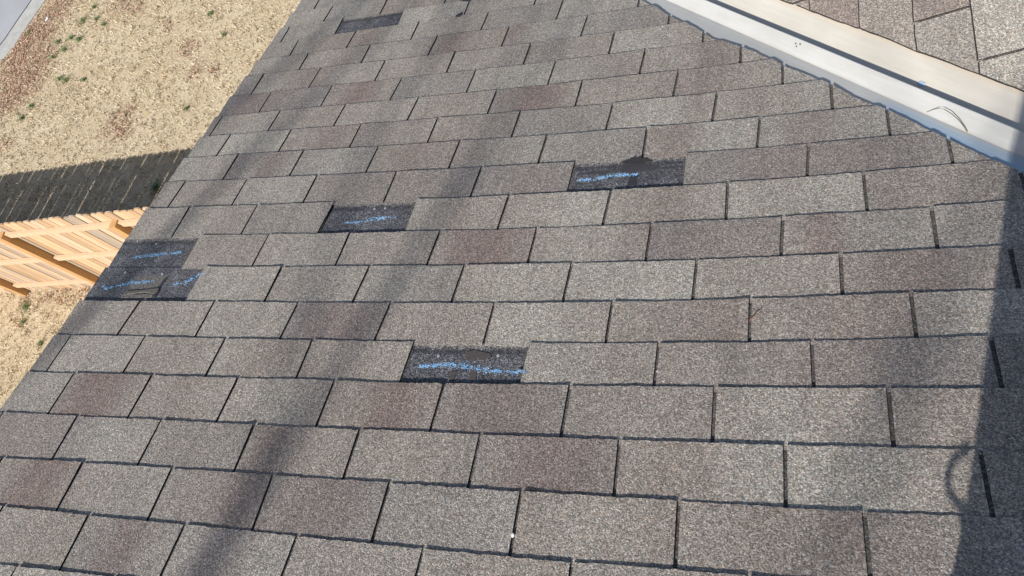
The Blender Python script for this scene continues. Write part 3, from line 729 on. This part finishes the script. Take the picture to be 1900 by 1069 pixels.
# unseen brick block added up-slope to cast the shadow across the right
def brick_mat():
    mt, nt, b = mat('brick'); L = nt.links
    tc = N(nt, 'ShaderNodeTexCoord'); mp = N(nt, 'ShaderNodeMapping'); mp.inputs['Rotation'].default_value = (math.radians(90), 0, 0); L.new(tc.outputs['Object'], mp.inputs[0])
    br = N(nt, 'ShaderNodeTexBrick', i_Scale=4.6); br.inputs['Color1'].default_value = (.30, .12, .08, 1); br.inputs['Color2'].default_value = (.22, .09, .06, 1); br.inputs['Mortar'].default_value = (.42, .40, .37, 1)
    L.new(mp.outputs[0], br.inputs[0]); L.new(br.outputs[0], b.inputs['Base Color']); b.inputs['Roughness'].default_value = .9
    return mt
cx, cy = 2.056, -.45
mb = MB(); mb.box(cx, cx + .95, cy - .6, cy, -.1, 2.35); ch = mb.build('shadow_block', brick_mat(), house)
mb = MB(); mb.box(cx + .03, cx + .92, cy - .57, cy - .03, 2.352, 2.42); mb.build('shadow_block_cap', M_TRIM, ch)
mb = MB()
lz = -.38 * TP + (.38 - cy) * math.tan(SUN_EL) / math.cos(SUN_AZ)
lx = cx - .004
mb.tube([(lx - .030 * math.sin(t), cy + .006, lz + .03 * math.cos(t)) for t in [math.pi * k / 16 for k in range(17)]] + [(cx + .004, cy + .006, lz - .06), (cx - .002, cy + .006, lz - .10), (cx - .028, cy + .008, lz - .13)], .0055, 6)  # unseen tube loop added at the block's edge for a small curled shadow
mb.build('shadow_loop', M_TAR, ch, True)

# ---------------------------------------------------------------- small things lying on the roof
mb = MB(); pts = []
for (u, v) in [(2.3191, 1.5032), (2.343, 1.5065), (2.3662, 1.4956), (2.3855, 1.4667), (2.3963, 1.4351), (2.3982, 1.4122)]:
    pts.append(u)
def on_left_flange(u, v, h): return P1(u, v, h)
stem = [on_left_flange(2.3191, 1.5032, -.002), on_left_flange(2.330, 1.498, .008), on_left_flange(2.343, 1.485, .022), on_left_flange(2.353, 1.468, .030), on_left_flange(2.368, 1.445, .030), on_left_flange(2.383, 1.430, .020), on_left_flange(2.3950, 1.415, .008), on_left_flange(2.4022, 1.405, -.002)]
mb.tube(stem, lambda t: .0006 + .0009 * t, 6)
tag(mb.build('dry_stem', simple('dry_stem', (.16, .13, .08), .8), None, True), 'thin curved dry grass stem lying on the white metal valley', 'stem')
mb = MB(); mb.tube([P1(1.8669, .7697, .0065), P1(1.88, .782, .011), P1(1.8933, .7923, .013)], lambda t: .0013 - .0006 * t, 6)
tag(mb.build('pine_needle', simple('pine_needle', (.22, .085, .045), .7), None, True), 'short reddish brown twig stuck in a shingle slot', 'twig')
def pebble(name, u, v, h, r, col, label, cat):
    bm = bmesh.new(); bmesh.ops.create_icosphere(bm, subdivisions=2, radius=r)
    c = Vector(P1(u, v, h))
    for q in bm.verts:
        q.co = Vector((q.co.x * 1.0, q.co.y * 1.5, q.co.z * .6)) * random.uniform(.85, 1.15) + c
    me = bpy.data.meshes.new(name); bm.to_mesh(me); bm.free(); me.materials.append(simple(name, col, .6))
    o = bpy.data.objects.new(name, me); scene.collection.objects.link(o); tag(o, label, cat); return o
pebble('pebble', 1.3985, .1971, .002, .0035, (.75, .72, .66), 'tiny white pebble caught in a shingle slot near the bottom of the photo', 'pebble')
pebble('pebble', 1.6633, .6224, .001, .0022, (.6, .62, .64), 'tiny pale grit chip in the slot right of the nearest bare patch', 'pebble')

# nails that held the lost tabs
for (u, v) in [(-.2769, .9905), (-.0936, .9776), (-.3276, 1.1476), (-.222, 1.1286), (.66, 1.245), (.70, 1.246), (1.25, .66), (1.08, .655)]:
    ring = [(.0042 * math.cos(k * .785), .0042 * math.sin(k * .785)) for k in range(8)]
    vs = [P1(u + a, v + b, .0006) for a, b in ring] + [P1(u + a, v + b, -.005) for a, b in ring]
    link('roofing_nail', vs, [tuple(range(8))] + [(k, (k + 1) % 8, 8 + (k + 1) % 8, 8 + k) for k in range(8)], M_NAIL, main_roof)
# ---------------------------------------------------------------- ground, road, kerb
def lawn_mat():
    mt, nt, b = mat('dormant_lawn'); L = nt.links
    tc = N(nt, 'ShaderNodeTexCoord')
    a = N(nt, 'ShaderNodeTexNoise', i_Scale=1.1, i_Detail=6.0, i_Roughness=.7); L.new(tc.outputs['Object'], a.inputs['Vector'])
    b1 = N(nt, 'ShaderNodeTexNoise', i_Scale=16.0, i_Detail=8.0, i_Roughness=.8); L.new(tc.outputs['Object'], b1.inputs['Vector'])
    r1 = ramp(nt, [(0.3, (.44, .355, .235)), (0.5, (.515, .425, .29)), (0.72, (.58, .495, .355))]); L.new(a.outputs[0], r1.inputs[0])
    r2 = ramp(nt, [(0.3, .78), (0.5, 1.0), (0.7, 1.14)]); L.new(b1.outputs[0], r2.inputs[0])
    c = mixc(nt, 1.0, r1.outputs[0], r2.outputs[0], 'MULTIPLY')
    L.new(c, b.inputs['Base Color']); b.inputs['Roughness'].default_value = 1.0; b.inputs['Specular IOR Level'].default_value = .1
    bp = N(nt, 'ShaderNodeBump', i_Strength=.35, i_Distance=.03); L.new(b1.outputs[0], bp.inputs['Height']); L.new(bp.outputs[0], b.inputs['Normal'])
    return mt
g = link('ground', [(-150, -150, GZ), (150, -150, GZ), (150, 150, GZ), (-150, 150, GZ)], [(0, 1, 2, 3)], lawn_mat()); g['kind'] = 'structure'
# kerb direction
KO = [(-13.3, 4.9), (-12.45, 6.4), (-11.75, 7.65), (-11.52, 8.03), (-11.38, 8.5), (-11.19, 9.04), (-10.7, 10.5), (-9.4, 15), (-8.0, 22)]
def offset_line(pts, d):
    out = []
    for k, p in enumerate(pts):
        a = Vector(pts[max(k - 1, 0)]); b = Vector(pts[min(k + 1, len(pts) - 1)]); t = (b - a).normalized(); n = Vector((-t.y, t.x))
        out.append(Vector(p) + n * d)
    return out
def dens(pts, n=12):
    out = []
    for a, b in zip(pts, pts[1:]):
        for k in range(n): out.append(Vector(a).lerp(Vector(b), k / n))
    out.append(Vector(pts[-1])); return out
KD = dens(KO)
for _ in range(14): KD = [KD[0]] + [(KD[k - 1] + KD[k] * 2 + KD[k + 1]) / 4 for k in range(1, len(KD) - 1)] + [KD[-1]]
kp = [(0.0, -.05), (0.004, .012), (.02, .022), (.13, .026), (.16, .012), (.19, -.045), (.42, -.062), (.44, -.09)]
vs = []
rows_ = [offset_line(KD, d) for d, _ in kp]
for k in range(len(KD)):
    for q, (d, z) in enumerate(kp):
        p = rows_[q][k]; vs.append((p.x, p.y, GZ + z + .004))
n = len(kp)
fs = [(k * n + q, (k + 1) * n + q, (k + 1) * n + q + 1, k * n + q + 1)[::-1] for k in range(len(KD) - 1) for q in range(n - 1)]
M_CONC = simple('kerb_concrete', (.40, .40, .38), .9, .16, 7, .3)
# the road side lies a little above the ground sheet
for k in range(len(vs)): 
    q = k % n
    if q >= 4: vs[k] = (vs[k][0], vs[k][1], GZ + (.006 if q == 4 else .003 + .002 * 0) + (.004 if q in (4, 5) else .003))
kerb = link('kerb', vs, fs, M_CONC); kerb['kind'] = 'structure'
def road_mat():
    mt, nt, b = mat('pale_asphalt'); L = nt.links
    tc = N(nt, 'ShaderNodeTexCoord')
    a = N(nt, 'ShaderNodeTexNoise', i_Scale=60.0, i_Detail=6.0, i_Roughness=.8); L.new(tc.outputs['Object'], a.inputs['Vector'])
    a2 = N(nt, 'ShaderNodeTexNoise', i_Scale=1.5, i_Detail=5.0); L.new(tc.outputs['Object'], a2.inputs['Vector'])
    r = ramp(nt, [(0.3, (.29, .295, .32)), (0.7, (.39, .40, .425))]); L.new(a.outputs[0], r.inputs[0])
    r2 = ramp(nt, [(0.3, .92), (0.7, 1.06)]); L.new(a2.outputs[0], r2.inputs[0])
    L.new(mixc(nt, 1.0, r.outputs[0], r2.outputs[0], 'MULTIPLY'), b.inputs['Base Color']); b.inputs['Roughness'].default_value = .95
    return mt
Lr = offset_line(KD, .43); Rr = [Vector((p.x - 9, p.y + 4)) for p in Lr]
vs = [(p.x, p.y, GZ + .004) for p in Lr] + [(p.x, p.y, GZ + .004) for p in Rr]
n = len(KD)
road = link('road', vs, [(k, k + 1, n + k + 1, n + k) for k in range(n - 1)], road_mat()); road['kind'] = 'structure'
sa, sb = offset_line(KD, .425), offset_line(KD, .443)
seam = link('road_seam', [(p.x, p.y, GZ + .0115) for p in sa] + [(p.x, p.y, GZ + .0115) for p in sb], [(k, k + 1, n + k + 1, n + k) for k in range(n - 1)], M_TAR); seam['kind'] = 'structure'

# dormant grass ------------------------------------------------------
def in_view(x, y):                          # lawn the photo could plausibly see
    return (x < -3.9) & (y > .4)
def kerb_x(y):
    for a, b in zip(KO, KO[1:]):
        if a[1] <= y <= b[1]: return a[0] + (b[0] - a[0]) * (y - a[1]) / (b[1] - a[1])
    return -13.3
NB = 260000
gx = rng.uniform(-12.9, -.3, NB); gy = rng.uniform(-1.5, 10.2, NB)
kx = np.interp(gy, [p[1] for p in KO], [p[0] for p in KO])
ok = gx > kx + .01; gx, gy = gx[ok], gy[ok]; NB = len(gx)
ang = rng.uniform(0, 2 * np.pi, NB); ln = rng.uniform(.018, .05, NB); wd = rng.uniform(.0018, .0045, NB); el = rng.uniform(.05, .9, NB)
dx, dy = np.cos(ang), np.sin(ang)
# half of the blades stand in small tufts
nt_ = 16000; tx = rng.uniform(-12.9, -.3, nt_); ty = rng.uniform(-1.5, 10.2, nt_); tb = rng.uniform(.94, 1.10, nt_)
idx = rng.integers(0, nt_, NB); tuft = rng.random(NB) < .45; okt = tx[idx] > np.interp(ty[idx], [p[1] for p in KO], [p[0] for p in KO]) + .05
tuft &= okt
gx = np.where(tuft, tx[idx] + rng.normal(0, .022, NB), gx); gy = np.where(tuft, ty[idx] + rng.normal(0, .022, NB), gy)
el = np.where(tuft, rng.uniform(.3, .95, NB), el); ln = np.where(tuft, ln * 1.3, ln)
V = np.zeros((NB, 4, 3))
V[:, 0] = np.stack([gx - dy * wd, gy + dx * wd, np.full(NB, GZ)], 1)
V[:, 1] = np.stack([gx + dy * wd, gy - dx * wd, np.full(NB, GZ)], 1)
V[:, 2] = np.stack([gx + dx * ln * .6 * np.cos(el) + dy * wd * .7, gy + dy * ln * .6 * np.cos(el) - dx * wd * .7, GZ + ln * .6 * np.sin(el) + .004], 1)
V[:, 3] = np.stack([gx + dx * ln * np.cos(el * .6), gy + dy * ln * np.cos(el * .6), GZ + ln * .75 * np.sin(el) + .003], 1)
pal = np.array([[.64, .54, .38], [.70, .60, .43], [.56, .45, .30], [.78, .70, .53], [.42, .32, .20], [.60, .54, .41]])
cl = pal[rng.integers(0, len(pal), NB)] * rng.uniform(.8, 1.15, (NB, 1)) * np.where(tuft, tb[idx], 1.0)[:, None]
me = bpy.data.meshes.new('dry_grass')
me.vertices.add(NB * 4); me.vertices.foreach_set('co', V.ravel().astype(np.float32))
me.loops.add(NB * 4); me.loops.foreach_set('vertex_index', np.arange(NB * 4, dtype=np.int32))
me.polygons.add(NB); me.polygons.foreach_set('loop_start', np.arange(0, NB * 4, 4, dtype=np.int32)); me.polygons.foreach_set('loop_total', np.full(NB, 4, dtype=np.int32))
me.update(calc_edges=True)
ca = me.color_attributes.new('tone', 'FLOAT_COLOR', 'POINT')
ca.data.foreach_set('color', np.repeat(np.concatenate([cl, np.ones((NB, 1))], 1), 4, axis=0).astype(np.float32).ravel())
M_GRASS = attr_mat('dry_grass', 1.0); me.materials.append(M_GRASS)
o = bpy.data.objects.new('dry_grass', me); scene.collection.objects.link(o)
tag(o, 'short straw-coloured dormant grass covering the lawn', 'grass', None, 'stuff')

# fallen leaves ------------------------------------------------------
mb = MB(); lp = [(.30, .16, .10), (.42, .25, .17), (.20, .11, .07), (.55, .38, .28), (.36, .21, .14), (.62, .48, .37)]
def leaf(mb, x, y, z, s, c, up=.35):
    a = random.random() * 6.28; t1, t2 = random.uniform(-up, up), random.uniform(-up, up)
    shp = [(-1, 0), (-.35, .42), (.35, .38), (1, 0), (.35, -.38), (-.35, -.42)]
    f = random.uniform(.1, .5)
    vs = []
    for px, py in shp:
        X, Y = px * s, py * s * 1.1
        Z = z + abs(py) * s * f + X * t1 + Y * t2
        vs.append((x + X * math.cos(a) - Y * math.sin(a), y + X * math.sin(a) + Y * math.cos(a), max(Z, GZ + .002)))
    mb.add(vs, [(0, 1, 2, 3), (0, 3, 4, 5)], c)
for (x, y, r) in LEAVES:
    for _ in range(int(1100 * min(r, .5) ** 2 * (4 if r > .3 else 3)) + 8):
        px, py = random.gauss(x, r * .55), random.gauss(y, r * .55)
        if px < kerb_x(py) + .02: continue
        c = random.choice(lp); k = random.uniform(.75, 1.25)
        leaf(mb, px, py, GZ + random.uniform(.012, .03), random.uniform(.010, .022), (c[0] * k, c[1] * k, c[2] * k, 1))
for _ in range(2200):                        # windrow along the kerb
    y = random.uniform(5.2, 10); x = kerb_x(y) + .03 + abs(random.gauss(0, .55))
    c = random.choice(lp); k = random.uniform(.75, 1.25)
    leaf(mb, x, y, GZ + random.uniform(.012, .03), random.uniform(.010, .022), (c[0] * k, c[1] * k, c[2] * k, 1))
for _ in range(420):
    x, y = random.uniform(-12, -4.5), random.uniform(.8, 9.6)
    if x < kerb_x(y) + .03: continue
    c = random.choice(lp); k = random.uniform(.7, 1.2)
    leaf(mb, x, y, GZ + random.uniform(.012, .025), random.uniform(.007, .018), (c[0] * k, c[1] * k, c[2] * k, 1))
M_LEAF = attr_mat('fallen_leaf', .8)
tag(mb.build('fallen_leaves', M_LEAF), 'brown fallen leaves drifted along the kerb and fence', 'leaves', None, 'stuff')

# green weeds ---------------------------------------------------------
M_WEED = attr_mat('weed_green', .7)
WL = ['upper weed of the pair of large green clumps right of the white paper scrap', 'largest bright green weed clump, right of the brown leaf drift', 'small weed touching the left side of the largest green clump',
      'green weed clump just below and left of the largest one', 'small weed on the edge of the leaf drift, level with the large clump', 'left one of two dark green weed tufts right of the large clumps',
      'right one of two dark green weed tufts right of the large clumps', 'left weed of a close pair halfway between kerb and fence shadow', 'right and larger weed of a close pair halfway between kerb and fence shadow',
      'single faint weed right of the close pair in the middle of the lawn', 'upper of two weeds near the left edge of the photo', 'lower of two weeds near the left edge of the photo',
      'green weed near the top of the photo close to the roof edge', 'faint weed below the one close to the roof edge', 'weed tuft at the top of the photo above the large clumps',
      'lone faint weed left of the roof edge, beyond the fence shadow', 'weed among the brown leaves beside the kerb', 'bright green weed growing beside the foot of a fence post',
      'tiny weed just below the bright one by the fence post', 'tiny weed by the roof edge, nearest one to the camera', 'dark green weed clump in the fence shadow beside the roof edge', 'small weed on the inner edge of the brown leaf drift']
for k, (x, y, r) in enumerate(WEEDS):
    mb = MB(); r *= .8
    nl = int(34 + r * 1000)
    for _ in range(nl):
        a = random.random() * 6.28; d = abs(random.gauss(0, r * .8)); px, py = x + d * math.cos(a), y + d * math.sin(a)
        gcol = random.choice([(.13, .20, .07), (.19, .26, .10), (.10, .15, .06), (.24, .28, .13)]); kk = random.uniform(.8, 1.2)
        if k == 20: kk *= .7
        mb.add([(x - .003, y, GZ - .002), (x + .003, y + .002, GZ - .002), (px, py, GZ + .03)], [(0, 1, 2)], (.12, .16, .05, 1))
        leaf(mb, px, py, GZ + random.uniform(.02, .05), random.uniform(.008, .015), (gcol[0] * kk, gcol[1] * kk, gcol[2] * kk, 1), .6)
    o = mb.build('weed', M_WEED)
    c0 = Vector((x, y, GZ))
    for q in o.data.vertices: q.co = q.co - c0
    o.location = c0
    tag(o, WL[k], 'weed', 'weeds in the dry lawn')
mb = MB(); leaf(mb, -7.47, 6.01, GZ + .04, .028, (.80, .68, .10, 1)); tag(mb.build('yellow_leaf', M_LEAF), 'bright yellow leaf lying alone on the dry lawn', 'leaf')
mb = MB(); leaf(mb, -7.43, 6.70, GZ + .04, .030, (.62, .27, .08, 1)); tag(mb.build('orange_leaf', M_LEAF), 'orange leaf lying alone on the dry lawn', 'leaf')
mb = MB()
ppr = [(-.035, -.03, .03), (.02, -.04, .045), (.04, .01, .03), (.012, .05, .055), (-.03, .035, .035)]
mb.add([(-10.88 + a, 8.49 + b, GZ + c) for a, b, c in ppr] + [(-10.88 + a, 8.49 + b, GZ + c - .004) for a, b, c in ppr], [(0, 1, 2, 3, 4), (9, 8, 7, 6, 5)] + [(k, (k + 1) % 5, 5 + (k + 1) % 5, 5 + k) for k in range(5)])
tag(mb.build('paper_scrap', simple('paper', (.85, .85, .85), .8)), 'crumpled white paper scrap among brown leaves near the kerb', 'litter')

# ---------------------------------------------------------------- fence
def wood_mat():
    mt, nt, b = mat('new_pine'); L = nt.links
    at = N(nt, 'ShaderNodeAttribute', attribute_name='tone')
    tc = N(nt, 'ShaderNodeTexCoord'); mp = N(nt, 'ShaderNodeMapping'); mp.inputs['Scale'].default_value = (60, 60, 3.0); L.new(tc.outputs['Object'], mp.inputs[0])
    no = N(nt, 'ShaderNodeTexNoise', i_Scale=1.0, i_Detail=4.0, i_Roughness=.6); L.new(mp.outputs[0], no.inputs['Vector'])
    r = ramp(nt, [(0.3, (.82, .76, .70)), (0.7, (1.1, 1.08, 1.05))]); L.new(no.outputs[0], r.inputs[0])
    c = mixc(nt, 1.0, at.outputs['Color'], r.outputs[0], 'MULTIPLY')
    kn = N(nt, 'ShaderNodeTexVoronoi', i_Scale=5.0); L.new(tc.outputs['Object'], kn.inputs['Vector'])
    kr = ramp(nt, [(0.03, .55), (0.06, 1.0)]); L.new(kn.outputs['Distance'], kr.inputs[0])
    c = mixc(nt, 1.0, c, kr.outputs[0], 'MULTIPLY')
    L.new(c, b.inputs['Base Color']); b.inputs['Roughness'].default_value = .75
    return mt
M_WOOD = wood_mat()
def fY(x, z): return 3.03 + .035 * (x + 9.3) + .03 * (z) / 1.83
fence = empty('wooden_fence', (-7, fY(-7, 0), GZ), 'new pale pine picket fence with posts and three rails, standing on the dry lawn', 'fence')
def fmap(off0):
    return lambda p: (p[0], fY(p[0], p[2]) + p[1], GZ + p[2])
posts = [-.25, -1.6, -3.36, -5.19, -7.02, -8.72, -10.5, -12.3]
wcol = lambda: random.choice([(.62, .44, .28), (.68, .51, .35), (.56, .38, .23), (.72, .57, .42), (.50, .41, .32), (.64, .45, .28), (.66, .47, .33)])
for a, b in zip(posts[1:], posts):
    mb = MB(); x = a + .02
    while x < b + .015:
        w = .0995 + random.uniform(-.006, .006); c = wcol(); k = random.uniform(.66, 1.0); c = (c[0] * k, c[1] * k, c[2] * k, 1)
        if random.random() < .08: c = (.34, .30, .25, 1)
        h = 1.86 + random.uniform(-.012, .012)
        dx_ = random.uniform(-.004, .004)
        # dog-eared picket
        e = .02; y0 = .001 + random.uniform(0, .006); y1 = y0 + .018
        pr_ = [(x, -.03), (x + w, -.03), (x + w, h - e), (x + w - e, h), (x + e, h), (x, h - e)]
        vs = [fmap(0)((px + dx_ * pz, y0, pz)) for px, pz in pr_] + [fmap(0)((px + dx_ * pz, y1, pz)) for px, pz in pr_]
        mb.add(vs, [tuple(range(6)), tuple(range(11, 5, -1))] + [(k_, k_ + 6, (k_ + 1) % 6 + 6, (k_ + 1) % 6) for k_ in range(6)], c)
        x += .1065
    mb.build('picket_panel', M_WOOD, fence)
    for z0, z1 in ((1.60, 1.685), (.925, 1.01), (.205, .285)):
        mb = MB(); c = (.60, .45, .31, 1)
        mb.box(a + .0475, b - .0475, -.038, 0.0, z0, z1, c, fmap(0)); mb.build('rail', M_WOOD, fence)
for x in posts:
    mb = MB(); mb.box(x - .045, x + .045, -.092, 0.0005, -.05, 1.70, (.50, .30, .13, 1), fmap(0)); mb.build('post', M_WOOD, fence)

# ---------------------------------------------------------------- bare tree behind the house: its branches throw the soft bands of shade down the roof
def branch(mb, pts, r0, r1):
    """pts: a few control points; smooth wobbling limb"""
    P_ = [Vector(p) for p in pts]; out = []
    for a, b in zip(P_, P_[1:]):
        for k in range(6):
            t = k / 6; out.append(a.lerp(b, t))
    out.append(P_[-1])
    for k in range(1, len(out) - 1): out[k] += Vector((random.uniform(-1, 1), random.uniform(-1, 1), 0)) * .012
    if isinstance(r0, (list, tuple)):
        n_ = len(r0) - 1
        f_ = lambda t: r0[min(int(t * n_), n_ - 1)] + (r0[min(int(t * n_), n_ - 1) + 1] - r0[min(int(t * n_), n_ - 1)]) * (t * n_ - min(int(t * n_), n_ - 1))
    else: f_ = lambda t: r0 + (r1 - r0) * t
    mb.tube(out, f_, 8); return out
tx_, ty_ = -2.6, -10.2
tree = empty('bare_tree', (tx_, ty_, GZ), 'tall leafless tree standing behind the house', 'tree')
M_BARK = simple('bark', (.16, .13, .10), .95, .35, 14, .8)
mb = MB(); branch(mb, [(tx_, ty_, GZ - .1), (tx_ + .1, ty_, GZ + 3), (tx_ - .05, ty_, 1.5), (tx_ + .05, ty_, 4.2)], .30, .17)
mb.build('trunk', M_BARK, tree, True)
mb = MB(); limbs = []
fork = (tx_ + .05, ty_, 4.15)
limbs.append(branch(mb, [fork, (-2.1, -10.1, 6.0), (-1.89, -10, 8.0), (-1.885, -10, 8.7), (-1.885, -10, 9.0), (-1.90, -10, 9.4), (-1.88, -10, 9.8), (-1.80, -10, 10.6)], [.12, .09, .056, .036, .025, .017, .010, .005], 0))
limbs.append(branch(mb, [fork, (-2.95, -10.1, 6.0), (-3.35, -10, 8.2), (-3.06, -10, 9.0), (-2.99, -10, 9.3), (-2.91, -10, 9.65), (-2.7, -10, 10.8)], [.11, .08, .045, .024, .022, .018, .008], 0))
limbs.append(branch(mb, [(-1.885, -10, 8.75), (-2.2, -10, 9.15), (-2.44, -10, 9.5), (-2.46, -10, 9.8), (-2.4, -10, 10.6)], [.016, .013, .013, .014, .006], 0))
limbs.append(branch(mb, [(-2.95, -10.1, 6.0), (-3.9, -10.1, 8.2), (-3.42, -10, 9.55), (-3.24, -10, 9.85), (-3.14, -10, 10.1), (-3.0, -10, 10.9)], [.06, .045, .024, .024, .02, .008], 0))
limbs.append(branch(mb, [(-2.1, -10.1, 6.0), (-1.0, -10.3, 8.0), (-.2, -10.4, 10.5)], .05, .008))
rb = random.Random(5)
for lm_ in list(limbs):
    for _ in range(6):
        p = lm_[rb.randint(len(lm_) // 3, len(lm_) - 2)]
        q = p + Vector((rb.uniform(-.7, .5), rb.uniform(-.6, .6), rb.uniform(.4, 1.1)))
        branch(mb, [p, p.lerp(q, .5) + Vector((0, 0, .1)), q], .008, .003)
mb.build('crown', M_BARK, tree, True)
